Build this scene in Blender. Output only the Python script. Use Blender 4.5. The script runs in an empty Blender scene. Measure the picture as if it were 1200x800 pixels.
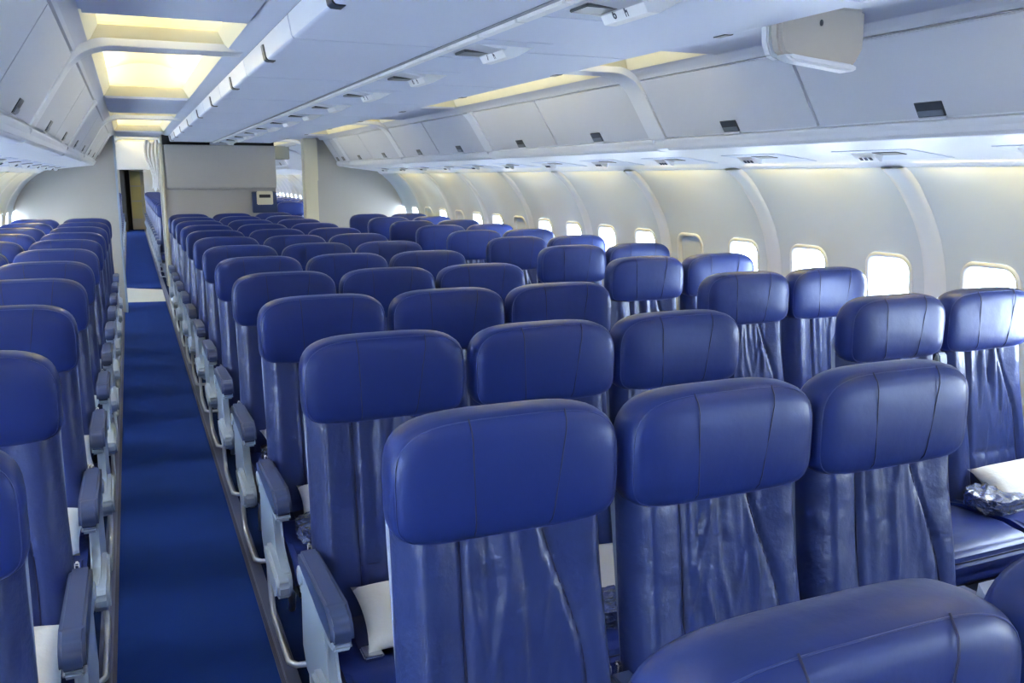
import bpy, bmesh, math, random
from mathutils import Vector, Matrix
random.seed(7)
S = bpy.context.scene
COL = S.collection
R = math.radians

# ------------------------------------------------------------------ camera
CAMZ = 1.60
cam_d = bpy.data.cameras.new('camera'); cam = bpy.data.objects.new('camera', cam_d); COL.objects.link(cam)
cam_d.sensor_width = 36.0; cam_d.lens = 30.6; cam_d.clip_start = 0.05; cam_d.clip_end = 200
cam.location = (0, 0, CAMZ); cam.rotation_euler = (R(90 - 10.715), 0, R(-23.436))
S.camera = cam

# ------------------------------------------------------------------ world, exposure
W = bpy.data.worlds.new('daylight'); S.world = W; W.use_nodes = True
bg = W.node_tree.nodes['Background']; bg.inputs[0].default_value = (0.80, 0.90, 1.0, 1); bg.inputs[1].default_value = 25.0
S.view_settings.view_transform = 'Standard'; S.view_settings.look = 'None'
S.view_settings.gamma = 1.0; S.view_settings.use_curve_mapping = False
S.view_settings.exposure = 0.85
LAMP_COFFER = 4.8      # watts for each ceiling lamp
LAMP_WASH = 2.4         # watts for each sidewall wash lamp
C = 1.05                # cabin centre line (camera stands over the left aisle at x = 0)
Y0, Y1 = -3.6, 30.0     # cabin ends
PITCH = 0.825
ROW1 = 1.36

def area_lamp(name, loc, rot, sx, sy, power, col):
    l = bpy.data.lights.new(name, 'AREA'); l.shape = 'RECTANGLE'; l.size = sx; l.size_y = sy
    l.energy = power; l.color = col
    o = bpy.data.objects.new(name, l); COL.objects.link(o); o.location = loc; o.rotation_euler = rot
    return o

# ------------------------------------------------------------------ materials
def mat(name, col, rough=0.5, metal=0.0, spec=0.5, bump=None, vary=None, coat=0.0, sheen=0.0, emit=None, tint=None):
    m = bpy.data.materials.new(name); m.use_nodes = True
    nt = m.node_tree; b = nt.nodes['Principled BSDF']
    b.inputs['Base Color'].default_value = (*col, 1); b.inputs['Roughness'].default_value = rough
    b.inputs['Metallic'].default_value = metal; b.inputs['Specular IOR Level'].default_value = spec
    b.inputs['Coat Weight'].default_value = coat; b.inputs['Coat Roughness'].default_value = 0.25
    b.inputs['Sheen Weight'].default_value = sheen
    if tint: b.inputs['Specular Tint'].default_value = (*tint, 1)
    tc = nt.nodes.new('ShaderNodeTexCoord')
    if vary:
        sc, amt = vary
        n = nt.nodes.new('ShaderNodeTexNoise'); n.inputs['Scale'].default_value = sc; n.inputs['Detail'].default_value = 4
        nt.links.new(tc.outputs['Object'], n.inputs['Vector'])
        mx = nt.nodes.new('ShaderNodeMix'); mx.data_type = 'RGBA'
        mx.inputs[6].default_value = (*[c * (1 - amt) for c in col], 1); mx.inputs[7].default_value = (*[min(1, c * (1 + amt)) for c in col], 1)
        nt.links.new(n.outputs['Fac'], mx.inputs[0]); nt.links.new(mx.outputs[2], b.inputs['Base Color'])
    if bump:
        sc, st, di = bump
        n = nt.nodes.new('ShaderNodeTexNoise'); n.inputs['Scale'].default_value = sc; n.inputs['Detail'].default_value = 5
        nt.links.new(tc.outputs['Object'], n.inputs['Vector'])
        bp = nt.nodes.new('ShaderNodeBump'); bp.inputs['Strength'].default_value = st; bp.inputs['Distance'].default_value = di
        nt.links.new(n.outputs['Fac'], bp.inputs['Height']); nt.links.new(bp.outputs['Normal'], b.inputs['Normal'])
    if emit:
        b.inputs['Emission Color'].default_value = (*emit[0], 1); b.inputs['Emission Strength'].default_value = emit[1]
    return m

M = {}
M['leather'] = mat('navy_leather', (0.0150, 0.031, 0.180), 0.36, bump=(9, 0.25, 0.012), vary=(6, 0.10), tint=(.62, .74, 1))
M['leather_back'] = mat('navy_leather_soft', (0.0220, 0.038, 0.160), 0.33, bump=(14, 0.5, 0.014), vary=(5, 0.12), tint=(.8, .88, 1), spec=.55)
M['seam'] = mat('navy_seam', (0.012, 0.018, 0.09), 0.6)
M['piping'] = mat('highlight_piping', (0.03, 0.055, 0.24), 0.4)  # lighter than the leather: rim highlight of the headrest edge put into the colour
M['slate'] = mat('slate_plastic', (0.048, 0.078, 0.205), 0.36, bump=(300, 0.15, 0.001))
M['pale'] = mat('pale_grey_plastic', (0.37, 0.47, 0.63), 0.35)
M['shell'] = mat('grey_shell', (0.28, 0.34, 0.50), 0.4)
M['dark'] = mat('dark_frame', (0.02, 0.025, 0.04), 0.5)
M['chrome'] = mat('chrome', (0.75, 0.78, 0.82), 0.18, metal=1.0)
M['tube'] = mat('satin_tube', (0.62, 0.68, 0.76), 0.28, metal=0.7)
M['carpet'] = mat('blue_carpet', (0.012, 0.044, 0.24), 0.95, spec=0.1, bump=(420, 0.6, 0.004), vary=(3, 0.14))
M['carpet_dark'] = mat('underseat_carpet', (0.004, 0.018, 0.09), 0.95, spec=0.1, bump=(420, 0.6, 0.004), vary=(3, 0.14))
M['track'] = mat('track_metal', (0.13, 0.16, 0.30), 0.30, metal=0.3, vary=(2, 0.2))
M['trackedge'] = mat('track_edge', (0.05, 0.06, 0.13), 0.4, metal=0.3)
M['vinyl'] = mat('beige_vinyl', (0.50, 0.51, 0.48), 0.45, vary=(2, 0.1))
M['white'] = mat('white_panel', (0.70, 0.74, 0.83), 0.36)
M['door'] = mat('bin_door', (0.55, 0.58, 0.67), 0.40, vary=(1.2, 0.03))
M['under'] = mat('bin_underside', (0.60, 0.66, 0.82), 0.50, vary=(1.5, 0.04))
M['wall'] = mat('sidewall_panel', (0.50, 0.57, 0.66), 0.36, vary=(0.9, 0.04))
M['rib'] = mat('sidewall_rib', (0.62, 0.67, 0.75), 0.34)
M['cream'] = mat('cream_panel', (0.80, 0.76, 0.56), 0.5)
M['bulk'] = mat('bulkhead_laminate', (0.43, 0.42, 0.40), 0.5, vary=(0.6, 0.03))
M['post'] = mat('cream_post', (0.72, 0.68, 0.52), 0.45)
M['latch'] = mat('latch_grey', (0.045, 0.055, 0.075), 0.3, vary=(20, 0.3))
M['paddle'] = mat('latch_paddle', (0.16, 0.19, 0.25), 0.3)
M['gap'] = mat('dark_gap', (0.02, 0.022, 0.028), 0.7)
M['housing'] = mat('monitor_housing', (0.42, 0.40, 0.38), 0.45)
M['fabric'] = mat('white_pillow', (0.80, 0.83, 0.88), 0.8, bump=(30, 0.4, 0.01))
M['wrap'] = mat('plastic_wrap', (0.03, 0.055, 0.19), 0.10, spec=0.8, coat=1.0, bump=(24, 1.0, 0.04))
M['screen'] = mat('grey_screen', (0.16, 0.18, 0.19), 0.5)
M['red'] = mat('red_tag', (0.55, 0.02, 0.02), 0.5)
M['ink'] = mat('print_ink', (0.03, 0.04, 0.08), 0.6)
M['label'] = mat('number_plate', (0.80, 0.82, 0.86), 0.4)
M['navybox'] = mat('navy_bracket', (0.02, 0.04, 0.12), 0.4)
M['curtain'] = mat('white_curtain', (0.78, 0.80, 0.86), 0.8, bump=(12, 0.5, 0.03))
M['galley'] = mat('galley_yellow', (0.80, 0.72, 0.30), 0.5)
g = bpy.data.materials.new('window_pane'); g.use_nodes = True
nt = g.node_tree; nt.nodes.remove(nt.nodes['Principled BSDF'])
tr = nt.nodes.new('ShaderNodeBsdfTransparent'); tr.inputs[0].default_value = (0.93, 0.96, 0.98, 1)
gl = nt.nodes.new('ShaderNodeBsdfGlossy'); gl.inputs['Roughness'].default_value = 0.05
ms = nt.nodes.new('ShaderNodeMixShader'); ms.inputs[0].default_value = 0.06
nt.links.new(tr.outputs[0], ms.inputs[1]); nt.links.new(gl.outputs[0], ms.inputs[2])
nt.links.new(ms.outputs[0], nt.nodes['Material Output'].inputs[0])
M['glass'] = g

# ------------------------------------------------------------------ helpers
def mesh(name, verts, faces, m, smooth=False, auto=None):
    me = bpy.data.meshes.new(name); me.from_pydata([tuple(v) for v in verts], [], faces); me.materials.append(M[m])
    bm = bmesh.new(); bm.from_mesh(me); bmesh.ops.recalc_face_normals(bm, faces=bm.faces); bm.to_mesh(me); bm.free()
    fin(me, smooth, auto); return me
def fin(me, smooth, auto=None):
    if smooth:
        me.polygons.foreach_set('use_smooth', [True] * len(me.polygons))
        if auto:
            try: me.set_sharp_from_angle(angle=R(auto))
            except Exception: pass
def from_bm(name, bm, m, smooth=False, auto=None):
    me = bpy.data.meshes.new(name); bmesh.ops.recalc_face_normals(bm, faces=bm.faces); bm.to_mesh(me); bm.free()
    me.materials.append(M[m]); fin(me, smooth, auto); return me
def put(name, me, parent=None, loc=(0, 0, 0), rot=(0, 0, 0), scale=(1, 1, 1)):
    o = bpy.data.objects.new(name, me); COL.objects.link(o)
    o.location = loc; o.rotation_euler = rot; o.scale = scale
    if parent: o.parent = parent
    return o
def tag(o, label, cat=None, group=None, kind=None):
    o['label'] = label
    if cat: o['category'] = cat
    if group: o['group'] = group
    if kind: o['kind'] = kind
    return o
def empty(name, loc=(0, 0, 0)):
    o = bpy.data.objects.new(name, None); COL.objects.link(o); o.location = loc; o.empty_display_size = 0.1
    return o
def prism(name, prof, y0, y1, m, bevel=0, seg=2, smooth=None, flip=None):
    """closed polygon in x,z swept along y"""
    n = len(prof); bm = bmesh.new()
    a = [bm.verts.new((x, y0, z)) for x, z in prof]; b = [bm.verts.new((x, y1, z)) for x, z in prof]
    bm.faces.new(a); bm.faces.new(b[::-1])
    for i in range(n): bm.faces.new((a[i], a[(i + 1) % n], b[(i + 1) % n], b[i]))
    if bevel: bmesh.ops.bevel(bm, geom=bm.edges[:], offset=bevel, segments=seg, affect='EDGES', clamp_overlap=True)
    return from_bm(name, bm, m, True, 35)
def plate_x(name, prof, x0, x1, m, bevel=0, seg=2):
    """closed polygon in y,z swept along x"""
    n = len(prof); bm = bmesh.new()
    a = [bm.verts.new((x0, y, z)) for y, z in prof]; b = [bm.verts.new((x1, y, z)) for y, z in prof]
    bm.faces.new(a); bm.faces.new(b[::-1])
    for i in range(n): bm.faces.new((a[i], a[(i + 1) % n], b[(i + 1) % n], b[i]))
    if bevel: bmesh.ops.bevel(bm, geom=bm.edges[:], offset=bevel, segments=seg, affect='EDGES', clamp_overlap=True)
    return from_bm(name, bm, m, True, 40)
def box(name, x0, x1, y0, y1, z0, z1, m, bevel=0, seg=2):
    return prism(name, [(x0, z0), (x1, z0), (x1, z1), (x0, z1)], y0, y1, m, bevel, seg)
def tube(name, pts, r, m, n=8, closed=False):
    P = [Vector(p) for p in pts]; k = len(P); V = []; F = []
    up = Vector((0, 0, 1)); prev = None
    for i in range(k):
        if closed: d = P[(i + 1) % k] - P[i - 1]
        else: d = P[min(i + 1, k - 1)] - P[max(i - 1, 0)]
        d.normalize()
        if prev is None:
            a = d.cross(up)
            if a.length < 0.1: a = d.cross(Vector((1, 0, 0)))
        else: a = prev - d * prev.dot(d)
        a.normalize(); b = d.cross(a); prev = a
        for j in range(n):
            t = 2 * math.pi * j / n; V.append(P[i] + a * (r * math.cos(t)) + b * (r * math.sin(t)))
    for i in range(k if closed else k - 1):
        i2 = (i + 1) % k
        for j in range(n): F.append((i * n + j, i * n + (j + 1) % n, i2 * n + (j + 1) % n, i2 * n + j))
    if not closed: F.append(tuple(range(n))); F.append(tuple(range((k - 1) * n, k * n)))
    return mesh(name, V, F, m, True)
def rrect(w, h, rt, rb, n=6):
    """rounded rectangle (x,z), centred on x, z from -h/2 to h/2; counter-clockwise"""
    out = []
    for cx, cz, r, a0 in ((w/2 - rt, h/2 - rt, rt, 0), (-w/2 + rt, h/2 - rt, rt, 90), (-w/2 + rb, -h/2 + rb, rb, 180), (w/2 - rb, -h/2 + rb, rb, 270)):
        for i in range(n + 1):
            t = R(a0 + 90 * i / n); out.append((cx + r * math.cos(t), cz + r * math.sin(t)))
    return out
def sm(a, b, x):
    t = max(0.0, min(1.0, (x - a) / (b - a))); return t * t * (3 - 2 * t)
def lerp_tab(tab, z):
    if z <= tab[0][0]: return tab[0][1]
    for i in range(len(tab) - 1):
        (z0, b0), (z1, b1) = tab[i], tab[i + 1]
        if z <= z1:
            # catmull-rom
            pm = tab[i - 1] if i > 0 else (2 * z0 - z1, 2 * b0 - b1); pn = tab[i + 2] if i + 2 < len(tab) else (2 * z1 - z0, 2 * b1 - b0)
            m0 = (b1 - pm[1]) / (z1 - pm[0]); m1 = (pn[1] - b0) / (pn[0] - z0); h = z1 - z0; t = (z - z0) / h
            return (2*t**3 - 3*t*t + 1) * b0 + (t**3 - 2*t*t + t) * h * m0 + (-2*t**3 + 3*t*t) * b1 + (t**3 - t*t) * h * m1
    return tab[-1][1]

def wn_mod(o):
    m_ = o.modifiers.new('normals', 'WEIGHTED_NORMAL'); m_.keep_sharp = True; m_.weight = 80; return o
# ================================================================== floor
floor = empty('floor'); tag(floor, 'blue carpeted cabin floor running the whole length of the aisle', kind='structure')
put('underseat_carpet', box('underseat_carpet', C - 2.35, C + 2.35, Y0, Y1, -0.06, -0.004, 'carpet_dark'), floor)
AL = (-0.165, 0.345); AR = (2 * C - 0.345, 2 * C + 0.165)
for a, b in (AL, AR):
    for y0, y1 in ((Y0, 12.2), (13.75, Y1)):
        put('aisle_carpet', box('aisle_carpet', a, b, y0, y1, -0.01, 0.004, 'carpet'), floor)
    put('vinyl_threshold', mesh('vinyl_threshold', [(a - .02, 12.2, .006), (b + .02, 12.1, .006), (b + .02, 13.4, .006), (a - .02, 13.85, .006)], [(0, 1, 2, 3)], 'vinyl'), floor)
    for e, s in ((a, -1), (b, 1)):
        put('floor_track', box('floor_track', min(e, e + s * .045), max(e, e + s * .045), Y0, Y1, -0.005, 0.016, 'track', 0.004), floor)
        put('track_edge', box('track_edge', min(e, e - s * .012), max(e, e - s * .012), Y0, Y1, -0.005, 0.010, 'trackedge'), floor)

# ================================================================== side walls
WALL = [(0.0, 2.16), (0.25, 2.24), (0.6, 2.285), (0.9, 2.295), (1.12, 2.28), (1.28, 2.24), (1.42, 2.17), (1.54, 2.08), (1.61, 2.005), (1.645, 1.955)]
def wb(z): return lerp_tab(WALL, z)
CELL = 0.545; WY0 = 3.93 - CELL * 2 * 7       # panel joints at 3.93 + 1.09 k
WZ0, WZ1, WZC, WW, WH, WR = 0.72, 1.36, 1.045, 0.245, 0.350, 0.058
def wall_panel(sgn, yA):
    V = []; F = []
    def P(y, z, off=0): 
        fl = 0.010 * math.cos(2 * math.pi * (y - yA) / CELL)          # shallow fluting of the moulded panel
        V.append((C + sgn * (wb(z) + off - fl * sm(0.7, 1.0, z) * (1 - sm(1.5, 1.62, z))), y, z)); return len(V) - 1
    def grid(y0, y1, z0, z1, ny, nz, off=0):
        idx = [[P(y0 + (y1 - y0) * i / ny, z0 + (z1 - z0) * j / nz, off) for i in range(ny + 1)] for j in range(nz + 1)]
        for j in range(nz):
            for i in range(ny): F.append((idx[j][i], idx[j][i + 1], idx[j + 1][i + 1], idx[j + 1][i]))
    grid(yA, yA + 2 * CELL, 0, WZ0, 18, 6); grid(yA, yA + 2 * CELL, WZ1, 1.645, 18, 10)
    for k in range(2):
        yc = yA + CELL * (k + .5); n = 8
        hole = rrect(WW, WH, WR, WR, n); N = len(hole); rings = []
        hw, hh0, hh1 = CELL / 2, WZ0 - WZC, WZ1 - WZC
        outer = []
        cor = [(hw, hh1), (-hw, hh1), (-hw, hh0), (hw, hh0)]           # four corners meet the middle of the hole's corner arcs
        for i in range(N):
            q = (i - 4) % N; c0 = cor[q // 9]; c1 = cor[(q // 9 + 1) % 4]; t = (q % 9) / 9
            outer.append((c0[0] + (c1[0] - c0[0]) * t, c0[1] + (c1[1] - c0[1]) * t))
        for r in range(7):
            t = (r / 6) ** 1.3
            rings.append([P(yc + a[0] + (b[0] - a[0]) * t, WZC + a[1] + (b[1] - a[1]) * t, 0.006 * math.exp(-r * 2.0)) for a, b in zip(hole, outer)])
        for r in range(6):
            for i in range(N): F.append((rings[r][i], rings[r][(i + 1) % N], rings[r + 1][(i + 1) % N], rings[r + 1][i]))
    bm = bmesh.new(); me = mesh('wall_panel', V, F, 'wall', True); bm.from_mesh(me); bmesh.ops.remove_doubles(bm, verts=bm.verts, dist=1e-4); bpy.data.meshes.remove(me); return from_bm('wall_panel', bm, 'wall', True)
def wall_rib(sgn, y):
    V = []; F = []; prof = [(-.070, -.004), (-.058, .010), (-.028, .014), (.028, .014), (.058, .010), (.070, -.004)]
    zs = [0.02 + 1.62 * i / 40 for i in range(41)]
    for z in zs:
        for dy, h in prof: V.append((C + sgn * (wb(z) - h), y + dy, z - h * .5 * sm(1.3, 1.6, z)))
    n = len(prof)
    for j in range(40):
        for i in range(n - 1): F.append((j * n + i, j * n + i + 1, (j + 1) * n + i + 1, (j + 1) * n + i))
    return mesh('wall_rib', V, F, 'rib', True)
def loft(name, rings, m, smooth=True, cap=False, auto=None):
    V = [p for r in rings for p in r]; n = len(rings[0]); F = []
    for j in range(len(rings) - 1):
        for i in range(n): F.append((j*n + i, j*n + (i + 1) % n, (j + 1)*n + (i + 1) % n, (j + 1)*n + i))
    if cap: F.append(tuple(range(n))); F.append(tuple(range((len(rings) - 1) * n, len(rings) * n)))
    return mesh(name, V, F, m, smooth, auto)
wn = 0
for sgn, nm in ((-1, 'left'), (1, 'right')):
    w = empty('wall_' + nm); tag(w, 'curved pale sidewall with moulded window panels along the %s side' % nm, kind='structure')
    pm = wall_panel(sgn, 0); rm = wall_rib(sgn, 0)
    # window ring: reveal + frame, shared mesh about its own centre
    def ring(wd, ht, r, off): return [(C + sgn * (wb(WZC + q[1]) + off) , q[0], WZC + q[1]) for q in rrect(wd, ht, r, r, 8)]
    fr = loft('window_frame', [ring(WW + .045, WH + .045, WR + .02, .004), ring(WW + .038, WH + .038, WR + .018, -.006), ring(WW + .004, WH + .004, WR, -.006), ring(WW - .006, WH - .006, WR, .010),
                               ring(WW - .02, WH - .02, WR - .006, .045), ring(WW - .02, WH - .02, WR - .006, .075)], 'rib')
    pv = ring(WW - .016, WH - .016, WR - .006, .07); pane = mesh('pane', pv, [tuple(range(len(pv)))], 'glass')
    sv = ring(WW - .004, WH - .004, WR, .016); shade = mesh('window_shade', sv, [tuple(range(len(sv)))], 'wall')
    y = WY0; wn0 = wn
    while y < Y1 - .2:
        put('wall_panel', pm, w, (0, y, 0)); put('wall_rib', rm, w, (0, y, 0))
        for k in range(2):
            yc = y + CELL * (k + .5)
            wn += 1; wo = empty('window_%d' % wn, (0, yc, 0)); tag(wo, 'small rounded cabin window in the %s sidewall, number %d from the front' % (nm, wn if sgn < 0 else wn - wn0), kind='structure')
            put('window_frame', fr, wo); put('pane', pane, wo)
            if sgn > 0 and round((yc - 4.2025) / CELL) in (1, 6, 9, 11): put('window_shade', shade, wo)
        y += 2 * CELL

# ================================================================== ceiling
ceil = empty('ceiling'); tag(ceil, 'white cabin ceiling with recessed warm lit coffers over the aisles', kind='structure')
put('ceiling_crown', box('ceiling_crown', C - 2.4, C + 2.4, Y0, Y1, 2.325, 2.40, 'white'), ceil)
for sg in (-1, 1): put('cross_aisle_lining', prism('cross_aisle_lining', [(C + sg * b, z) for b, z in ((1.955, 1.640), (1.80, 1.80), (1.50, 2.02), (1.24, 2.075), (1.24, 2.34), (2.36, 2.34), (2.36, 1.62), (2.0, 1.62))], 11.18, 14.87, 'white'), ceil)
ZS = 2.09
BAY = 2.22; RIB0 = 3.76          # bin bays: ribs at RIB0 + k*BAY
def bx(sgn, b): return C + sgn * b
def coffer(sgn, ya, yb):
    b0, b1 = 0.655, 1.15
    def rect(i, z, o=0): return [(bx(sgn, b0 + i), ya + i, z), (bx(sgn, b1 - i), ya + i, z), (bx(sgn, b1 - i), yb - i, z), (bx(sgn, b0 + i), yb - i, z)]
    # sloping cream frame, ledge, upper void
    put('coffer_frame', loft('coffer_frame', [rect(0, ZS), rect(.012, ZS + .012), rect(.040, ZS + .058), rect(.030, ZS + .066), rect(-.02, ZS + .066)], 'cream', True, auto=50), ceil)
    n = 12; V = []; F = []
    for j in range(n + 1):
        t = j / n; b = b0 - .05 + (b1 - b0 + .10) * t; z = ZS + .13 + .075 * math.sin(math.pi * t)
        V += [(bx(sgn, b), ya - .0, z), (bx(sgn, b), yb + .0, z)]
    for j in range(n): F.append((2*j, 2*j + 2, 2*j + 3, 2*j + 1))
    put('coffer_vault', mesh('coffer_vault', V, F, 'cream', True), ceil)
    for yy in (ya + .0, yb - .0):
        V = []; F = []
        for j in range(n + 1):
            t = j / n; b = b0 - .05 + (b1 - b0 + .10) * t
            V += [(bx(sgn, b), yy, ZS + .05), (bx(sgn, b), yy, ZS + .13 + .075 * math.sin(math.pi * t))]
        for j in range(n): F.append((2*j, 2*j + 2, 2*j + 3, 2*j + 1))
        put('coffer_end', mesh('coffer_end', V, F, 'cream', True), ceil)
    L = yb - ya - .15
    for b in (b0 + .015, b1 - .015):
        inw = 1 if b < .9 else -1
        # lamp strip lying on the ledge, shining up and inwards at the vault
        o = area_lamp('ceiling_lamp', (bx(sgn, b), (ya + yb) / 2, ZS + .085), (0, 0, 0), .03, L, LAMP_COFFER * L / 2.2, (1.0, .90, .66))
        d = Vector((sgn * inw * .25, 0, .95)); o.rotation_euler = (0, math.atan2(-d.x, -d.z), 0)
per = 2 * BAY
segs = []; k = -2
while RIB0 + k * per < Y1:
    rb = RIB0 + k * per
    segs += [('coffer', rb - .75, rb - .06), ('coffer', rb + .06, rb + 2.32), ('soffit', rb + 2.32, rb + per - .75)]
    k += 1
for sgn in (-1, 1):
    for kind, a, b in segs:
        if b < Y0 or a > Y1 - .5: continue
        if a < 12.0 and b > 11.35 and kind == 'coffer' and False: continue
        if kind == 'coffer': coffer(sgn, a, b)
        else:
            put('soffit_panel', box('soffit_panel', min(bx(sgn, .655), bx(sgn, 1.15)), max(bx(sgn, .655), bx(sgn, 1.15)), a, b, ZS - .012, ZS + .02, 'under', .01), ceil)
    p = [(bx(sgn, .578), 2.077), (bx(sgn, .612), ZS - .010), (bx(sgn, .655), ZS), (bx(sgn, .655), ZS + .03), (bx(sgn, .578), ZS + .2)]
    put('ceiling_margin', prism('ceiling_margin', p, Y0, Y1, 'under'), ceil)
    p = [(bx(sgn, 1.15), ZS), (bx(sgn, 1.175), ZS - .012), (bx(sgn, 1.20), 2.052), (bx(sgn, 1.26), 2.052), (bx(sgn, 1.22), ZS + .2), (bx(sgn, 1.15), ZS + .03)]
    put('ceiling_margin', prism('ceiling_margin', p, Y0, Y1, 'door'), ceil)
    # arch ribs, running from the inner ceiling margin over and down the bin face
    A_ = Vector((1.06, 2.083)); B_ = Vector((1.180, 2.083)); D_ = Vector((1.243, 1.983))
    path = [(0.60, 2.083), (.85, 2.083)] + [tuple(A_ * (1 - t) ** 2 + B_ * 2 * t * (1 - t) + D_ * t * t) for t in [i / 8 for i in range(9)]] + [(1.30, 1.892), (1.368, 1.784)]
    V = []; F = []; n = len(path)
    for i, (b, z) in enumerate(path):
        d = Vector((path[min(i + 1, n - 1)][0] - path[max(i - 1, 0)][0], path[min(i + 1, n - 1)][1] - path[max(i - 1, 0)][1])).normalized()
        nb, nz = d.y, -d.x                       # towards the cabin
        if nz > 0: nb, nz = -nb, -nz
        for dy, h in ((-.074, -.025), (-.072, .003), (-.066, .008), (.066, .008), (.072, .003), (.074, -.025)): V.append((bx(sgn, b + nb * h), dy, z + nz * h))
    for j in range(n - 1):
        for i in range(5): F.append((j * 6 + i, j * 6 + i + 1, (j + 1) * 6 + i + 1, (j + 1) * 6 + i))
    am = mesh('arch_rib', V, F, 'white', True, 50); bmh = mesh('bin_divider', V, [f for f in F if min(f) >= 6 * 7], 'white', True, 50)
    k = -4
    while RIB0 + k * BAY < Y1:
        if RIB0 + k * BAY > Y0: 
            wn_mod(put('arch_rib' if k % 2 == 0 else 'bin_divider', am if k % 2 == 0 else bmh, ceil, (0, RIB0 + k * BAY, 0)))
        k += 1

# ================================================================== outboard bins
ORD = ['first', 'second', 'third', 'fourth', 'fifth', 'sixth', 'seventh', 'eighth', 'ninth', 'tenth', 'eleventh', 'twelfth', 'thirteenth', 'fourteenth', 'fifteenth', 'sixteenth']
DB, DT = Vector((1.367, 1.785)), Vector((1.203, 2.045))     # bin door bottom / top (b,z)
def bin_bay(sgn, ya, yb, label):
    t = empty('overhead_bin', (bx(sgn, 1.6), (ya + yb) / 2, 1.75)); o = -t.location
    tag(t, label, 'overhead bin', 'outboard overhead bins')
    body = [(1.955, 1.640), (1.90, 1.668), (1.46, 1.722), (1.41, 1.728), (1.388, 1.738), (1.378, 1.755), (1.376, 1.772), (1.384, 1.785), (1.222, 2.05), (1.222, 2.33), (2.36, 2.33), (2.36, 1.645)]
    wn_mod(put('body', prism('body', [(bx(sgn, b), z) for b, z in body], ya, yb, 'white'), t, o))
    nrm = Vector((DT.y - DB.y, DB.x - DT.x)).normalized(); nrm = Vector((-abs(nrm.x), -abs(nrm.y)))
    a = DB + (DT - DB) * .01; b = DB + (DT - DB) * .985
    q = [a, b, b - nrm * .014, a - nrm * .014]
    ym = (ya + yb) / 2
    fl = [b + (DT - DB).normalized() * .010, Vector((1.178, 2.078)), Vector((1.215, 2.10)), Vector((1.22, 2.05))]
    put('fascia', prism('fascia', [(bx(sgn, p.x), p.y) for p in fl], ya + .06, yb - .06, 'door'), t, o)
    lip = [(1.46, 1.7215), (1.408, 1.724), (1.396, 1.730), (1.369, 1.768), (1.368, 1.778), (1.378, 1.783), (1.40, 1.76), (1.42, 1.735)]
    wn_mod(put('lip', prism('lip', [(bx(sgn, p[0]), p[1]) for p in lip], ya + .05, yb - .05, 'white'), t, o))
    for d0, d1 in ((ya + .075, ym - .004), (ym + .004, yb - .075)):
        d = put('door', prism('door', [(bx(sgn, p.x), p.y) for p in q], d0, d1, 'door', .003), t, o)
        yc = (d0 + d1) / 2; u = (DT - DB).normalized()
        def slab(nm, s0, s1, y0, y1, h0, h1, m, par):
            p0 = DB + u * s0; p1 = DB + u * s1
            pr = [p0 + nrm * h0, p1 + nrm * h0, p1 + nrm * h1, p0 + nrm * h1]
            return put(nm, prism(nm, [(bx(sgn, p.x), p.y) for p in pr], y0, y1, m, .002), par)
        lt = slab('latch', .008, .062, yc - .055, yc + .055, -.004, .0025, 'latch', d)
        if ya < 9:
            slab('latch_paddle', .012, .032, yc - .048, yc + .050, .001, .006, 'paddle', d)
            slab('latch_lip', -.002, .006, yc - .055, yc + .055, -.002, .008, 'white', d)
    # passenger service strip in the underside
    def under(b): return 1.668 + (1.722 - 1.668) * (1.90 - b) / (.44)
    for i in range(3):
        yy = ya + .37 + i * (yb - ya) / 3
        if ya > 9 or yb - ya < 1.5: break
        pr = [(1.62, under(1.62) - .003), (1.86, under(1.86) - .003), (1.86, under(1.86) + .003), (1.62, under(1.62) + .003)]
        sp = put('service_panel', prism('service_panel', [(bx(sgn, b), z) for b, z in pr], yy - .20, yy + .20, 'under', .001), t, o)
        pr = [(1.66, under(1.66) - .006), (1.72, under(1.72) - .006), (1.72, under(1.72)), (1.66, under(1.66))]
        put('reading_light_slot', prism('reading_light_slot', [(bx(sgn, b), z) for b, z in pr], yy - .10, yy + .02, 'latch', .001), sp)
        pr = [(1.66, under(1.66)), (1.735, under(1.735)), (1.73, under(1.73) - .030), (1.715, under(1.715) - .030)]
        put('seat_number_plate', prism('seat_number_plate', [(bx(sgn, b), z) for b, z in pr], yy + .03, yy + .14, 'label', .001), sp)
        for q_, dy in ((0, .05), (1, .075), (2, .10)):
            pr = [(1.690, under(1.69) - .0175), (1.703, under(1.703) - .0255), (1.700, under(1.703) - .0275), (1.687, under(1.69) - .0195)]
            put('seat_symbol', prism('seat_symbol', [(bx(sgn, b), z) for b, z in pr], yy + dy, yy + dy + .013, 'ink'), sp)
    return t
for sgn, nm in ((-1, 'left'), (1, 'right')):
    k = -4; n = 0
    while RIB0 + k * BAY < Y1 - .5:
        ya = RIB0 + k * BAY; yb = ya + BAY
        if ya < 11.0 < yb: yb = 11.18
        if ya >= 11.2 and ya < 12.7: k += 1; continue
        if yb > Y0 + .2:
            if yb > 1.6: n += 1; lab = 'white two-door overhead bin above the %s window seats, %s from the camera' % (nm, ORD[n - 1])
            else: nb_ = round((1.54 - yb) / BAY); lab = 'white two-door overhead bin above the %s seats, %s one behind the camera' % (nm, ORD[nb_])
            bin_bay(sgn, max(ya, Y0), min(yb, Y1), lab)
        k += 1

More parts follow.
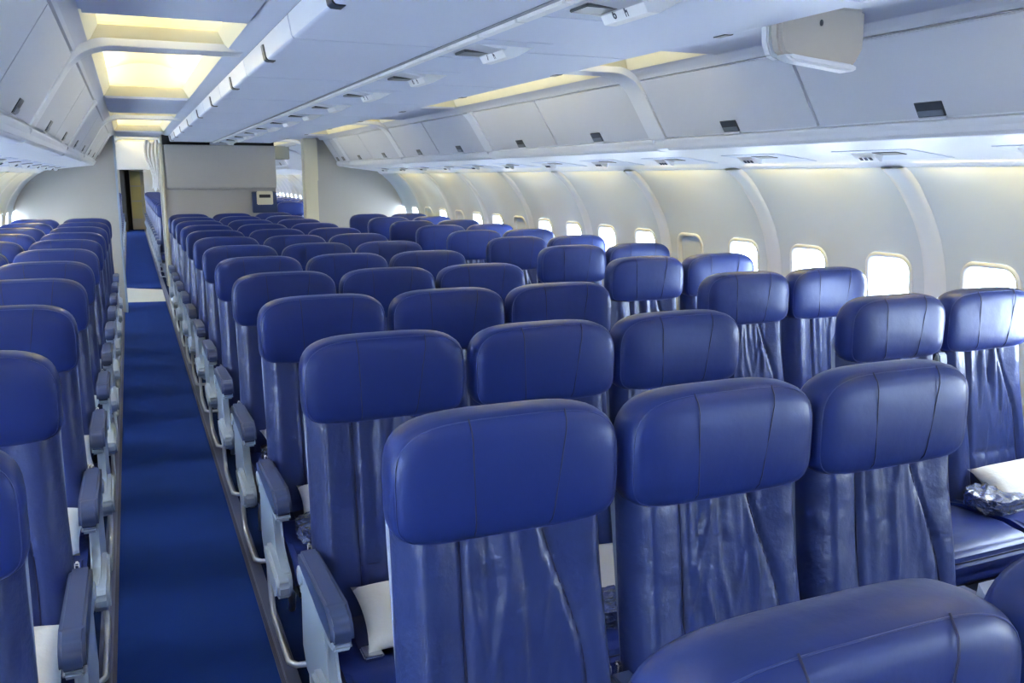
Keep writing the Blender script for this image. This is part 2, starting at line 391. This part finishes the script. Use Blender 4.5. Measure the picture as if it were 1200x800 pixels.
# ================================================================== centre bins
ZU = 2.004
XL, XR = 0.478, 2 * C - 0.478 + .02
RAIL0, RAIL1, PSU1 = 0.952, 0.984, 1.238
cb = empty('trim_1'); tag(cb, 'white spine of the centre bins carrying rail covers and service panels', kind='structure')
put('spine_body', prism('spine_body', [(XL + .02, ZU + .012), (XR - .02, ZU + .012), (XR - .02, 2.34), (XL + .02, 2.34)], Y0, 11.22, 'gap'), cb)
put('spine_body', prism('spine_body', [(XL + .02, ZU + .012), (XR - .02, ZU + .012), (XR - .02, 2.34), (XL + .02, 2.34)], 13.9, Y1, 'under'), cb)
put('slot_strip', box('slot_strip', RAIL0 - .014, RAIL0 + .002, Y0, 11.2, ZU - .001, ZU + .01, 'paddle'), cb)
rm_ = box('rail_cover', RAIL0 + .002, RAIL1, .005, .270, ZU - .010, ZU + .008, 'label', .002)
y = Y0
while y < 11.0: put('rail_cover', rm_, cb, (0, y, 0)); y += .275
pm_ = box('service_panel', RAIL1 + .004, PSU1 - .003, .005, .4075, ZU - .002, ZU + .008, 'under', .0015)
y = 1.70 - .4125 * 7; i = 0
def mesh_text(s, size):
    cu = bpy.data.curves.new('txt', 'FONT'); cu.body = s; cu.size = size; cu.align_x = 'CENTER'; cu.align_y = 'CENTER'; cu.extrude = 0.0004
    ob = bpy.data.objects.new('txt', cu); COL.objects.link(ob); bpy.context.view_layer.update()
    me = bpy.data.meshes.new_from_object(ob.evaluated_get(bpy.context.evaluated_depsgraph_get()))
    bpy.data.objects.remove(ob); bpy.data.curves.remove(cu); me.materials.clear(); me.materials.append(M['ink']); return me
# recessed number plate: slope + white face towards the left aisle + dark reading light slot
wedge = prism('number_plate', [(1.10, ZU - .001), (1.118, ZU - .034), (1.150, ZU - .034), (1.215, ZU - .001)], .10, .30, 'label', .001)
ramp = prism('reading_light_housing', [(1.00, ZU - .001), (1.115, ZU - .014), (1.12, ZU - .001)], .09, .31, 'white', .001)
slot = box('reading_light', 1.015, 1.10, .20, .29, ZU - .0125, ZU - .004, 'latch', .002)
seat_ico = None
r_i = 0
while y < 11.0:
    sp = put('service_panel', pm_, cb, (0, y, 0))
    if i % 2 == 1 and y > 1.0:
        put('reading_light_housing', ramp, sp); put('reading_light', slot, sp); put('number_plate', wedge, sp)
        if y < 5:
            d = Vector((-.033, 0, -.018)).normalized()
            base = Vector((1.1085, .0, ZU - .0185)) + Vector((-.878, 0, -.479)) * .0006
            mt = Matrix(((0, -.479 * -1 * -1, -.878), (-1, 0, 0), (0, .878, -.479)))
            # text plane: x axis along -y (reads from the left aisle), y axis up the face, normal out of the face
            xax = Vector((0, -1, 0)); nrm = Vector((-.878, 0, -.479)); yax = nrm.cross(xax)
            rot = Matrix((xax, yax, nrm)).transposed().to_euler()
            tx = put('number', mesh_text('67'[r_i] if r_i < 2 else str(6 + r_i), .036), sp, base + Vector((0, .235, 0)), rot)
            # seat pictogram: back, seat, legs
            V = []; F = []
            for x0, x1, z0, z1 in ((-.003, .003, -.002, .014), (-.003, .010, -.004, .002), (.006, .010, -.014, -.003), (-.003, .001, -.014, -.003), (-.003, .003, .016, .020)):
                b_ = len(V); V += [(x0, z0, 0), (x1, z0, 0), (x1, z1, 0), (x0, z1, 0)]; F.append((b_, b_ + 1, b_ + 2, b_ + 3))
            put('seat_symbol', mesh('seat_symbol', V, F, 'ink'), sp, base + Vector((0, .185, 0)), rot)
        r_i += 1
    y += .4125; i += 1
def centre_bin(side, ya, yb, label):
    """door of one centre bin: upright latch strip bent into the underside"""
    s = -1 if side == 'left' else 1
    X0 = XL if s < 0 else XR; X1 = RAIL0 - .016 if s < 0 else PSU1 + .002; g = -s
    prof = [(X0 - g * .010, ZU + .068), (X0 - g * .001, ZU + .012), (X0 + g * .002, ZU + .005), (X0 + g * .007, ZU + .001), (X0 + g * .015, ZU), (X1, ZU),
            (X1, ZU + .010), (X0 + g * .04, ZU + .011), (X0 + g * .016, ZU + .020), (X0 + g * .006, ZU + .045), (X0 + g * .002, ZU + .066)]
    t = empty('centre_bin', (X0, (ya + yb) / 2, ZU)); o = -t.location
    tag(t, label, 'overhead bin', 'centre overhead bins')
    d = put('door', prism('door', prof, ya + .0055, yb - .0055, 'under', .0), t, o)
    wn_mod(d); d.data.materials.append(M['white'])
    for p in d.data.polygons:
        c = p.center
        if abs(c.x - X0) < .011 and c.z > ZU + .004: p.material_index = 1
    yc = (ya + yb) / 2
    pr = [(X0 - g * .008, ZU + .052), (X0 - g * .004, ZU + .026), (X0 - g * .0, ZU + .004), (X0 + g * .008, ZU - .002), (X0 + g * .034, ZU - .003), (X0 + g * .034, ZU + .002), (X0 + g * .01, ZU + .012), (X0 + g * .003, ZU + .05)]
    put('latch', prism('latch', [(x - g * .003, z) for x, z in pr], yc - .028, yc + .028, 'latch', .001), t, o)
    put('latch_paddle', prism('latch_paddle', [(x - g * .0045, z) for x, z in pr[:2] + pr[-1:]], yc - .020, yc + .008, 'paddle'), t, o)
for side in ('left', 'right'):
    y = 3.85 - 1.1 * 6; n = 0
    while y < 11.0:
        ya, yb = max(y, Y0), min(y + 1.1, 11.2)
        if yb > Y0 + .1:
            if yb > 1.7: lab = 'white centre overhead bin on the %s aisle side, %s from the camera' % (side, ORD[n]); n += 1
            else: lab = 'white centre overhead bin on the %s aisle side, %s one behind the camera' % (side, ORD[round((1.65 - yb) / 1.1)])
            centre_bin(side, ya, yb, lab)
        y += 1.1

# drop-down monitor housing over the right aisle
t = empty('monitor_housing', (1.79, 2.02, 1.9)); o = -t.location
tag(t, 'beige folded monitor housing hanging from the ceiling over right aisle', 'monitor')
hp = [(1.652, 2.068), (1.657, 1.965), (1.672, 1.930), (1.70, 1.920), (1.92, 1.900), (1.943, 1.915), (1.955, 1.96), (1.968, 2.068)]
put('housing', prism('housing', hp, 1.99, 2.035, 'housing', .012, 3), t, o)
put('side_cheek', prism('side_cheek', [(1.650, 2.068), (1.655, 1.966), (1.671, 1.931), (1.700, 1.921), (1.70, 1.96), (1.68, 2.068)], 2.037, 2.065, 'white', .004), t, o)
put('lit_lower_lip', prism('lit_lower_lip', [(1.672, 1.930), (1.70, 1.914), (1.918, 1.893), (1.942, 1.905), (1.92, 1.915), (1.70, 1.932)], 1.982, 2.032, 'white', .006), t, o)  # white against the beige housing: brightly lit edge painted as colour
put('keyhole', loft('keyhole', [[(1.80 + .006 * math.cos(a), yy, 2.02 + .009 * math.sin(a)) for a in [i * math.pi / 5 for i in range(10)]] for yy in (1.988, 1.995)], 'latch', True, True), t, o)

# ================================================================== bulkheads
YB = 11.30
cbk = empty('wall_bulkhead_center'); tag(cbk, 'beige laminate bulkhead with raised upper cupboard behind the centre seats', kind='structure')
put('panel', box('panel', .395, 1.685, YB, YB + .08, 0, 1.972, 'bulk', .006), cbk)
put('upper_cupboard', plate_x('upper_cupboard', [(YB + .01, 1.972), (YB - .09, 1.972), (YB - .10, 1.93), (YB - .10, 1.50), (YB - .09, 1.465), (YB - .06, 1.45), (YB + .01, 1.45)], .415, 1.68, 'bulk', .006), cbk)
put('side_trim', box('side_trim', .375, .395, YB - .03, YB + .6, 0, 1.972, 'post', .004), cbk)
put('side_panel', box('side_panel', .395, 1.685, YB + .09, YB + .6, 0, 2.3, 'bulk'), cbk)
put('top_recess', box('top_recess', .40, 1.685, YB + .005, YB + .08, 1.974, 2.3, 'gap'), cbk)
put('rail_end_cap', box('rail_end_cap', .93, 1.20, YB - .11, YB + .0, 1.974, 2.00, 'white', .004), cbk)
t = empty('handset_cradle', (1.53, YB - .02, 1.30)); o = -t.location
tag(t, 'navy cradle with cream slotted unit on the beige centre bulkhead', 'wall unit')
put('bracket', plate_x('bracket', [(YB - .002, 1.16), (YB - .07, 1.16), (YB - .07, 1.40), (YB - .04, 1.42), (YB - .002, 1.42)], 1.385, 1.68, 'navybox', .006), t, o)
put('unit', box('unit', 1.435, 1.63, YB - .095, YB - .071, 1.26, 1.425, 'post', .008), t, o)
put('slot', box('slot', 1.465, 1.60, YB - .099, YB - .094, 1.345, 1.385, 'gap', .001), t, o)
for sgn, nm, xe in ((-1, 'left', -.135), (1, 'right', 2.20)):
    w = empty('wall_bulkhead_' + nm); tag(w, 'pale grey bulkhead closing the cabin behind the %s window seats' % nm, kind='structure')
    xo = bx(sgn, 2.31); a, b = min(xe, xo), max(xe, xo)
    put('panel', box('panel', a, b, YB, YB + .06, 0, 1.62, 'bulk', .004), w)
    a2, b2 = min(xe, bx(sgn, 2.1)), max(xe, bx(sgn, 2.1))
    put('upper_panel', box('upper_panel', a2, b2, YB - .025, YB + .06, 1.60, 2.34, 'bulk', .004), w)
    e0, e1 = (xe, xe + .02) if sgn < 0 else (xe - .16, xe)
    put('end_post', box('end_post', e0, e1, YB - .04, YB + (.55 if sgn < 0 else .14), 0, 2.07, 'pale' if sgn < 0 else 'post', .006), w)
    if sgn > 0: put('door_gasket', box('door_gasket', xe - .004, xe + .012, YB - .03, YB + .02, 1.55, 2.05, 'post', .003), w)
# curtain header, gathered curtain and left screen across the left aisle
put('header', box('header', -.15, .42, 13.9, 14.0, 1.70, 2.10, 'white', .01), ceil)
put('header', box('header', 1.70, 2.3, 13.9, 14.0, 1.86, 2.06, 'screen', .01), ceil)
V = []; F = []
ny, nz = 40, 10
for j in range(nz + 1):
    v = j / nz
    for i in range(ny + 1):
        u = i / ny; wd = .16 * (1 - .55 * v) * (1 + .25 * math.sin(v * 6))
        V.append((.40 - wd * u - .04 * v, 12.6 + .03 * math.sin(u * 24 + v * 2) + .1 * u, 2.05 - .62 * v + .03 * math.sin(u * 9)))
for j in range(nz):
    for i in range(ny): F.append((j*(ny+1) + i, j*(ny+1) + i + 1, (j+1)*(ny+1) + i + 1, (j+1)*(ny+1) + i))
cu = put('curtain', mesh('curtain', V, F, 'curtain', True)); tag(cu, 'white gathered curtain tied up beside the far left aisle doorway', 'curtain')
sol = cu.modifiers.new('thick', 'SOLIDIFY'); sol.thickness = .006
for xe, xo in ((-.155, bx(-1, 2.31)), (bx(1, 1.2), bx(1, 2.31))):
    pass
scr = put('wall_screen', box('wall_screen', -1.26, -.16, 13.9, 14.0, 0, 2.3, 'white', .004)); tag(scr, 'pale partition beyond the left bulkhead at the start of rear cabin', kind='structure')
cs = put('wall_closet', box('wall_closet', .42, 1.68, 13.85, 14.05, 0, 2.3, 'bulk', .004)); tag(cs, 'grey partition behind centre bulkhead closing the cross aisle', kind='structure')
fw = put('wall_front', box('wall_front', C - 2.4, C + 2.4, Y0 - .05, Y0, 0, 2.4, 'bulk')); tag(fw, 'beige front bulkhead closing the cabin behind the camera', kind='structure')
# far end with galley doorway
fe = empty('wall_end'); tag(fe, 'far end wall of rear cabin with dark galley doorway', kind='structure')
YE = 28.4
put('panel', box('panel', .42, 3.4, YE, YE + .1, 0, 2.4, 'bulk'), fe)
put('panel', box('panel', -1.3, -.22, YE, YE + .1, 0, 2.4, 'bulk'), fe)
put('header', box('header', -.22, .42, YE, YE + .1, 1.86, 2.4, 'white'), fe)
put('door_frame', box('door_frame', -.22, -.10, YE - .05, YE + .15, 0, 1.86, 'gap'), fe)
put('door_frame', box('door_frame', -.22, .42, YE - .05, YE + .15, 1.78, 1.86, 'gap'), fe)
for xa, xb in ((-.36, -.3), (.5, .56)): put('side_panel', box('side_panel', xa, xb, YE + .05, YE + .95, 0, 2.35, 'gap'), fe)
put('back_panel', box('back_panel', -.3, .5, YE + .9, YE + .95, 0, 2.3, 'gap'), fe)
gu = empty('galley_unit', (.2, YE + .7, 0)); o = -gu.location; tag(gu, 'yellowish lit galley cupboards seen through the dark far doorway', 'cupboard')
for z0, z1 in ((.35, .85), (.9, 1.3), (1.34, 1.75)): put('cupboard_door', box('cupboard_door', .05, .33, YE + .62, YE + .66, z0, z1, 'galley', .01), gu, o)
put('carcass', box('carcass', .03, .42, YE + .66, YE + .88, 0.02, 1.9, 'post', .01), gu, o)
area_lamp('galley_lamp', (.15, YE + .35, 2.2), (0, 0, 0), .3, .3, 6, (1, .85, .45))

# sidewall wash lamps tucked under the bins, one strip for each wall panel
for sgn in (-1, 1):
    y = WY0
    while y < Y1 - .3:
        if y > Y0 and not (9.6 < y < 13.8):
            o = area_lamp('sidewall_lamp', (bx(sgn, 1.905), y + CELL, 1.657), (0, 0, 0), .02, .80, LAMP_WASH, (1.0, .74, .14))
            d = Vector((sgn * .35, 0, -.85)); o.rotation_euler = (0, math.atan2(-d.x, -d.z), 0)
        y += 2 * CELL

# ================================================================== seats
HW, HH, HT = .447, .232, .105
HZ = 1.19 - HH / 2
def outline(sx, sz, n=44):
    """headrest outline: broad super-elliptic top, tighter lower corners"""
    out = []; zc = 1.19 - .135; bt = .135; bb_ = HH - .135
    for i in range(n):
        t = 2 * math.pi * (i + .5) / n; c, q = math.cos(t), math.sin(t)
        e = 4.0 if q > 0 else 6.0
        x = abs(c) ** (2 / e) * (1 if c > 0 else -1) * HW / 2; z = abs(q) ** (2 / e) * (bt if q > 0 else -bb_)
        if q <= 0: x *= 1 - .03 * (z / bb_) ** 2
        out.append((x * sx, zc + z * sz))
    return out
def make_headrest():
    def ring(i, y): 
        k = 1 - 2 * i / HW, 1 - 2 * i / HH
        return [(x, y, z) for x, z in outline(*k)]
    rings = [ring(.10, HT), ring(.03, HT), ring(.010, HT - .005), ring(.002, HT - .02), ring(-.001, HT - .045), ring(0, .030), ring(.003, .018), ring(.009, .009), ring(.020, .003), ring(.034, -.001), ring(.055, -.004), ring(.08, -.006), ring(.104, -.007)]
    return loft('headrest', rings, 'leather', True, True)
def head_front(x, z): return -.0035
def face_line(f, n=10, t0=0, t1=1): return [f(t0 + (t1 - t0) * i / n) for i in range(n + 1)]
ME = {}
ME['headrest'] = make_headrest()
def top_z(x): return 1.055 + .135 * max(0, 1 - (abs(x) / (HW/2)) ** 4.0) ** (1/4.0)
def seam_head(xa, xb):
    pts = []
    for i in range(13):
        t = i / 12; x = xa + (xb - xa) * t
        z = .965 + (top_z(x) - .004 - .965) * t
        e = min(z - .958, top_z(x) - z); y = -.0062 + .020 * (1 - sm(0, .040, e)) ** 1.6
        pts.append((x, y, z))
    return tube('seam', pts, .0014, 'seam', 5)
ME['seam_l'] = seam_head(-.075, -.082); ME['seam_r'] = seam_head(.072, .105)
ME['head_pipe'] = tube('piping', [(x, .0120, z) for x, z in outline(1 - .013 / HW, 1 - .013 / HH)], .0012, 'piping', 5, True)
# backrest: width .43, from z .40 to 1.0
BZ0, BZ1 = .40, 1.00
def back_y(z): return .028 - .105 * ((1.0 - z) / .6) ** 1.15
def half(z): return .207 + .010 * sm(.95, .5, z)
def rseam(v): return .30 + .34 * sm(1.0, .45, v) ** .8
LS = -.47
def make_back(seed):
    rnd = random.Random(seed); nu, nv = 64, 56; V = []; F = []
    folds = [(rnd.uniform(.0, 6.28), rnd.uniform(10, 26), rnd.uniform(.5, 1)) for _ in range(4)]
    diag = [(rnd.uniform(-.4, .5), rnd.uniform(.3, .9), rnd.uniform(-1, 1), rnd.uniform(.03, .055)) for _ in range(10)]
    for j in range(nv + 1):
        v = j / nv; z = BZ0 + (BZ1 - BZ0) * v; hw = half(z)
        for i in range(nu + 1):
            u = -1 + 2 * i / nu
            y = back_y(z)
            rs = rseam(v)
            y += .055 * max(0, (abs(u) - .80) / .2) ** 2.2                 # side roll-off
            y -= .012 * sm(.45, .75, abs(u)) * (1 - sm(.8, 1.0, abs(u)))   # bolsters
            y += .009 * math.exp(-((u - LS) / .03) ** 2) + .009 * math.exp(-((u - rs) / .03) ** 2)
            inside = sm(LS, LS + .08, u) * (1 - sm(rs - .08, rs, u))
            f = sum(a * (1 - 2 * abs(math.sin(.5 * fr * (u + .30 * (1 - v) * math.sin(ph) + .05 * math.sin(7 * v + ph)) + ph)) ** .7) for ph, fr, a in folds) / 2.4
            y += inside * .0100 * f * (sm(.25, .95, v) ** 1.3 + .16)
            for (du, dv, sl, wd) in diag:                                   # slack diagonal creases
                dd = (u - du) - sl * (v - dv) ; y -= inside * .0055 * math.exp(-(dd / wd) ** 2) * math.exp(-((v - dv) / .17) ** 2)
            side = 1 - inside
            y += side * .0016 * math.sin(14 * v + 3 * u + folds[0][0])
            y += inside * .006 * math.exp(-((v - .30) / .014) ** 2) - inside * .004 * math.exp(-((v - .24) / .05) ** 2)
            V.append((u * hw, y, z))
    w = nu + 1
    for j in range(nv):
        for i in range(nu): F.append((j*w + i, j*w + i + 1, (j+1)*w + i + 1, (j+1)*w + i))
    # close behind
    b0 = len(V)
    for j in range(nv + 1):
        z = BZ0 + (BZ1 - BZ0) * j / nv; hw = half(z); V += [(-hw, back_y(z) + .075, z), (hw, back_y(z) + .075, z)]
    for j in range(nv):
        F.append((j*w, (j+1)*w, b0 + 2*j + 2, b0 + 2*j)); F.append((j*w + nu, b0 + 2*j + 1, b0 + 2*j + 3, (j+1)*w + nu)); F.append((b0 + 2*j, b0 + 2*j + 2, b0 + 2*j + 3, b0 + 2*j + 1))
    return mesh('backrest', V, F, 'leather_back', True, 60)
ME['back'] = [make_back(s) for s in (1, 2, 3, 4)]
def back_seam(fu):
    pts = []
    for i in range(25):
        v = i / 24 * .97; z = BZ0 + (BZ1 - BZ0) * v; u = fu(v); y = back_y(z) - .012 * sm(.45, .75, abs(u)) * (1 - sm(.8, 1, abs(u))) + .0075
        pts.append((u * half(z), y, z))
    return tube('seam', pts, .002, 'seam', 5)
ME['bseam_l'] = back_seam(lambda v: LS); ME['bseam_r'] = back_seam(rseam)
z_ = BZ0 + (BZ1 - BZ0) * .30
ME['bseam_h'] = tube('seam', [(u * half(z_), back_y(z_) + .004, z_) for u in [LS + (rseam(.3) - LS) * i / 10 for i in range(11)]], .0012, 'seam', 5)
# rear shell with pale side edges
def shell():
    secs = []
    for z in [.36 + .76 * i / 14 for i in range(15)]:
        y = back_y(min(z, 1.0)) if z < 1 else .028; hw = .206 if z < 1.02 else .19 - .10 * (z - 1.02)
        secs.append([(-hw, y + .068, z), (hw, y + .068, z), (hw + .004, y + .085, z), (hw - .02, y + .115, z), (-hw + .02, y + .115, z), (-hw - .004, y + .085, z)])
    return loft('back_shell', secs, 'shell', True, True, 40)
ME['shell'] = shell()
def bevel_box(name, sx, sy, sz, r, seg, m, loc=(0, 0, 0), dome=0):
    bm = bmesh.new(); bmesh.ops.create_cube(bm, size=1); bmesh.ops.scale(bm, vec=(sx, sy, sz), verts=bm.verts)
    bmesh.ops.bevel(bm, geom=bm.edges[:], offset=r, segments=seg, affect='EDGES')
    bmesh.ops.translate(bm, vec=loc, verts=bm.verts)
    return from_bm(name, bm, m, True, 60)
# seat cushion: shaped profile (waterfall front), bevelled
ME['cushion'] = plate_x('seat_cushion', [(-.44, .33), (-.455, .37), (-.44, .415), (-.40, .435), (-.30, .438), (-.12, .428), (-.02, .425), (-.02, .32)], -.212, .212, 'leather', .016, 3)
ME['cushion_front'] = tube('piping', [(x, -.438, .412) for x in (-.2, -.1, 0, .1, .2)], .002, 'seam', 5)
ME['pan'] = plate_x('seat_pan', [(-.43, .30), (-.43, .33), (.02, .318), (.03, .27), (-.30, .27)], -.20, .20, 'dark', .006)
# armrest
AX = .2315
ME['arm_cap'] = plate_x('armrest_cap', [(.015, .600), (.010, .632), (-.34, .640), (-.380, .634), (-.402, .615), (-.410, .588), (-.405, .572), (-.37, .570), (-.30, .588), (0, .592)], -.027, .027, 'slate', .009, 3)
ME['arm_body'] = plate_x('armrest_body', [(.03, .56), (.015, .598), (-.28, .590), (-.38, .572), (-.404, .568), (-.400, .553), (-.365, .545), (-.28, .555), (-.10, .53), (.03, .50)], -.022, .022, 'pale', .006, 2)
ME['side_panel'] = plate_x('side_panel', [(.03, .56), (-.10, .545), (-.25, .555), (-.285, .53), (-.29, .48), (-.31, .435), (-.36, .41), (-.44, .40), (-.46, .375), (-.45, .33), (-.40, .30), (.0, .29), (.05, .34)], -.014, .014, 'pale', .006, 2)
ME['side_block'] = plate_x('side_block', [(-.47, .335), (-.475, .375), (-.455, .395), (-.27, .418), (-.20, .41), (-.19, .38), (-.25, .335), (-.42, .310)], -.024, .024, 'pale', .010, 3)
ME['pivot'] = loft('pivot_cap', [[(sx, .0 + r * math.cos(a), .565 + r * math.sin(a)) for a in [i * math.pi / 8 for i in range(16)]] for sx, r in ((-.030, .020), (-.028, .026), (.028, .026), (.030, .020))], 'pale', True, True)
bb = []
for y, z in ((-.02, .31), (-.03, .20), (-.05, .13), (-.075, .095), (-.115, .080), (-.25, .078), (-.40, .080)): bb.append((0, y, z))
def baggage(s): return tube('baggage_bar', bb + [(s * .02, -.43, .081), (s * .07, -.44, .082), (s * .22, -.44, .082)], .010, 'tube', 8)
ME['bar_l'] = baggage(1); ME['bar_r'] = baggage(-1)
ME['hinge'] = plate_x('hinge', [(.02, .50), (.05, .50), (.055, .62), (.045, .635), (.03, .63)], -.006, .006, 'chrome', .003)
ME['leg_f'] = tube('leg', [(0, -.40, .30), (0, -.39, .15), (0, -.36, .008)], .014, 'tube', 8)
ME['leg_r'] = tube('leg', [(0, -.05, .30), (0, .04, .15), (0, .09, .008)], .014, 'tube', 8)
ME['belt'] = plate_x('seat_belt', [(-.035, .432), (-.07, .455), (-.17, .448), (-.24, .441), (-.24, .438), (-.17, .444), (-.07, .450), (-.03, .425)], -.024, .024, 'seam', .001)
ME['buckle'] = bevel_box('buckle', .050, .060, .014, .004, 2, 'chrome', (0, -.25, .446))
ME['tray_lip'] = bevel_box('tray_lip', .30, .012, .02, .004, 2, 'shell', (0, .165, .80))

def seat(X, Y, label, group, left=None, right=None, detail=2, var=0, raised=False):
    """left / right: None, 'arm' or 'aisle' """
    t = empty('airline_seat', (X, Y, 0)); tag(t, label, 'seat', group)
    h = put('headrest', ME['headrest'], t)
    b = put('backrest', ME['back'][var % 4], t)
    put('back_shell', ME['shell'], t)
    c = put('seat_cushion', ME['cushion'], t); put('seat_pan', ME['pan'], t)
    if detail:
        put('seam', ME['seam_l'], h); put('seam', ME['seam_r'], h); put('piping', ME['head_pipe'], h)
        put('seam', ME['bseam_l'], b); put('seam', ME['bseam_r'], b)
    if detail > 1:
        put('seam', ME['bseam_h'], b); put('piping', ME['cushion_front'], c)
        put('hinge', ME['hinge'], t, (-.222, 0, 0)); put('hinge', ME['hinge'], t, (.222, 0, 0))
        bl = put('seat_belt', ME['belt'], t, (-.13, 0, 0)); put('buckle', ME['buckle'], bl)
    for s, k in ((-1, left), (1, right)):
        if not k: continue
        a = put('armrest', ME['arm_body'], t, (s * AX, -.535 if raised and s > 0 else 0, .565 if raised and s > 0 else 0), (R(-90) if raised and s > 0 else 0, 0, 0)); put('armrest_cap', ME['arm_cap'], a)
        if detail: put('pivot_cap', ME['pivot'], a)
        if k == 'aisle':
            p = put('side_panel', ME['side_panel'], t, (s * (AX + .004), 0, 0)); put('side_block', ME['side_block'], p, (s * .014, 0, 0))
            put('baggage_bar', ME['bar_l' if s < 0 else 'bar_r'], t, (s * (AX + .006), 0, 0))
            put('leg', ME['leg_f'], t, (s * .15, 0, 0)); put('leg', ME['leg_r'], t, (s * .15, 0, 0))
    return t

# --- pillows and wrapped blankets
def make_pillow(seed):
    rnd = random.Random(seed); n = 16; V = []; F = []
    for side in (1, -1):
        for j in range(n + 1):
            for i in range(n + 1):
                u = -1 + 2*i/n; v = -1 + 2*j/n
                e = (1 - abs(u)**2.6) * (1 - abs(v)**2.6)
                pin = 1 - .10 * (1 - u*u) * abs(v)**3; pin2 = 1 - .08 * (1 - v*v) * abs(u)**3
                h = .040 * max(e, 0) ** .45 + .004 * math.sin(7*u + seed) * math.sin(6*v + 1) * e
                V.append((.165 * u * pin2, .105 * v * pin, side * h))
    N = (n + 1)**2
    for s in (0, 1):
        for j in range(n):
            for i in range(n):
                a = s*N + j*(n+1) + i; F.append((a, a+1, a+n+2, a+n+1))
    me = bpy.data.meshes.new('pillow'); me.from_pydata(V, [], F)
    bm = bmesh.new(); bm.from_mesh(me); bmesh.ops.remove_doubles(bm, verts=bm.verts, dist=1e-5); bpy.data.meshes.remove(me)
    return from_bm('pillow', bm, 'fabric', True)
ME['pillow'] = [make_pillow(s) for s in (1, 2)]
def make_blanket():
    bm = bmesh.new(); bmesh.ops.create_cube(bm, size=1); bmesh.ops.subdivide_edges(bm, edges=bm.edges[:], cuts=7, use_grid_fill=True)
    rnd = random.Random(5)
    for v in bm.verts:
        x, y, z = v.co; r = 1 - .25 * (abs(x*2)**4 * abs(y*2)**2)
        v.co = Vector((x * .23 * r, y * .15 * r, z * .05)) + Vector((rnd.uniform(-1, 1), rnd.uniform(-1, 1), rnd.uniform(-1, 1))) * .006
    return from_bm('wrapped_blanket', bm, 'wrap', False)
ME['blanket'] = make_blanket()

PX = [0.595, 1.062, 1.525]
CEN = 'rows of centre seats'; 
def project(x, y, z):
    p = R(10.715); w = R(23.436); z -= CAMZ
    h = y*math.cos(w) + x*math.sin(w); cx = x*math.cos(w) - y*math.sin(w); d = h*math.cos(p) - z*math.sin(p); u = z*math.cos(p) + h*math.sin(p)
    return (600 + 1020*cx/d, 400 - 1020*u/d) if d > .05 else (-9999, 0)
def in_view(X, Y):
    for dx in (-.22, -.1, 0, .1, .2):
        for z in (1.18, 1.15, .9, .7):
            a, b = project(X + dx, Y, z)
            if 0 < a < 1200 and 0 < b < 800: return True
    return False
rj = random.Random(11)
COLS = [
    (PX[0], CEN, 'left seat of the centre block', 'aisle', 'arm', 0, 13), (PX[1], CEN, 'middle seat of the centre block', None, 'arm', 0, 13), (PX[2], CEN, 'right seat of the centre block', None, 'aisle', 0, 13),
    (2.455, 'rows of right hand seats', 'aisle seat of the right block', 'aisle', 'arm', 1, 12), (2.918, 'rows of right hand seats', 'window seat of the right block', None, 'arm', 1, 12),
    (-.415, 'rows of left hand seats', 'aisle seat of the left block', None, 'aisle', 1, 12), (-.878, 'rows of left hand seats', 'window seat of the left block', 'arm', 'arm', 1, 12)]
for ci, (X, grp, what, l, r, r0, r1) in enumerate(COLS):
    n = 0; nv = 0
    for row in range(r0, r1):
        Y = ROW1 + (row - 1) * PITCH + (0 if ci < 3 else .03 if ci < 5 else .13) + rj.uniform(-.008, .008)
        if row == 0 and ci == 2: pass
        vis = in_view(X, Y) or (row == 0 and ci == 1)
        if vis: lab = 'navy leather %s, %s in its column from the camera' % (what, ORD[n]); n += 1
        else: nv += 1; lab = 'navy leather %s, %s of those cut off beside the camera' % (what, ORD[nv - 1])
        if not vis and row < 1: continue
        det = 2 if row < 6 else (1 if row < 9 else 0)
        seat(X, Y, lab, grp, l, r, det, row * 3 + ci, ci == 3 and row == 2)
        # white pillow and wrapped blanket on the seat
        if 2 <= row <= 6 and vis and not (ci == 3 and row == 2):
            a = rj.uniform(-.15, .15); sx = {0: .0, 1: .03, 2: .02, 3: .02, 4: 0, 5: .02, 6: 0}[ci]
            nth = ORD[n - 1]
            o = put('pillow', ME['pillow'][row % 2], None, (X + sx + (.025 if ci == 0 and row == 2 else .02), Y - .17, .498), (R(24), R(rj.uniform(-6, 6)), a))
            tag(o, 'small white pillow on the %s, %s in that column' % (what, nth), 'pillow', 'pillows on the seats')
            if ci == 0 and row == 2: continue
            o = put('wrapped_blanket', ME['blanket'], None, (X + sx - (.15 if ci == 4 else .06), Y - (.20 if ci == 4 else .285), .470), (R(6), 0, a * 2 + .1))
            tag(o, 'plastic-wrapped blue blanket on the %s, %s in that column' % (what, nth), 'blanket', 'wrapped blankets on the seats')
# red life-vest tag under the right-hand seat
o = put('life_vest_tag', bevel_box('life_vest_tag', .05, .012, .10, .004, 2, 'red'), None, (2.74, 1.93, .215)); tag(o, 'red life vest tag hanging under nearest right window seat cushion', 'tag')

# rear cabin seats beyond the bulkhead
for ci, (X, what, l, r) in enumerate(((PX[0], 'left centre column', 'aisle', 'arm'), (-.415, 'left aisle column', None, 'aisle'), (2.455, 'right aisle column', 'aisle', 'arm'), (2.905, 'right window column', None, 'arm'))):
    for row in range(14):
        seat(X, 14.9 + row * .85, 'navy leather seat in rear cabin beyond the bulkhead, %s, row %s' % (what, ORD[row]), 'rear cabin seats', l, r, 0, row)
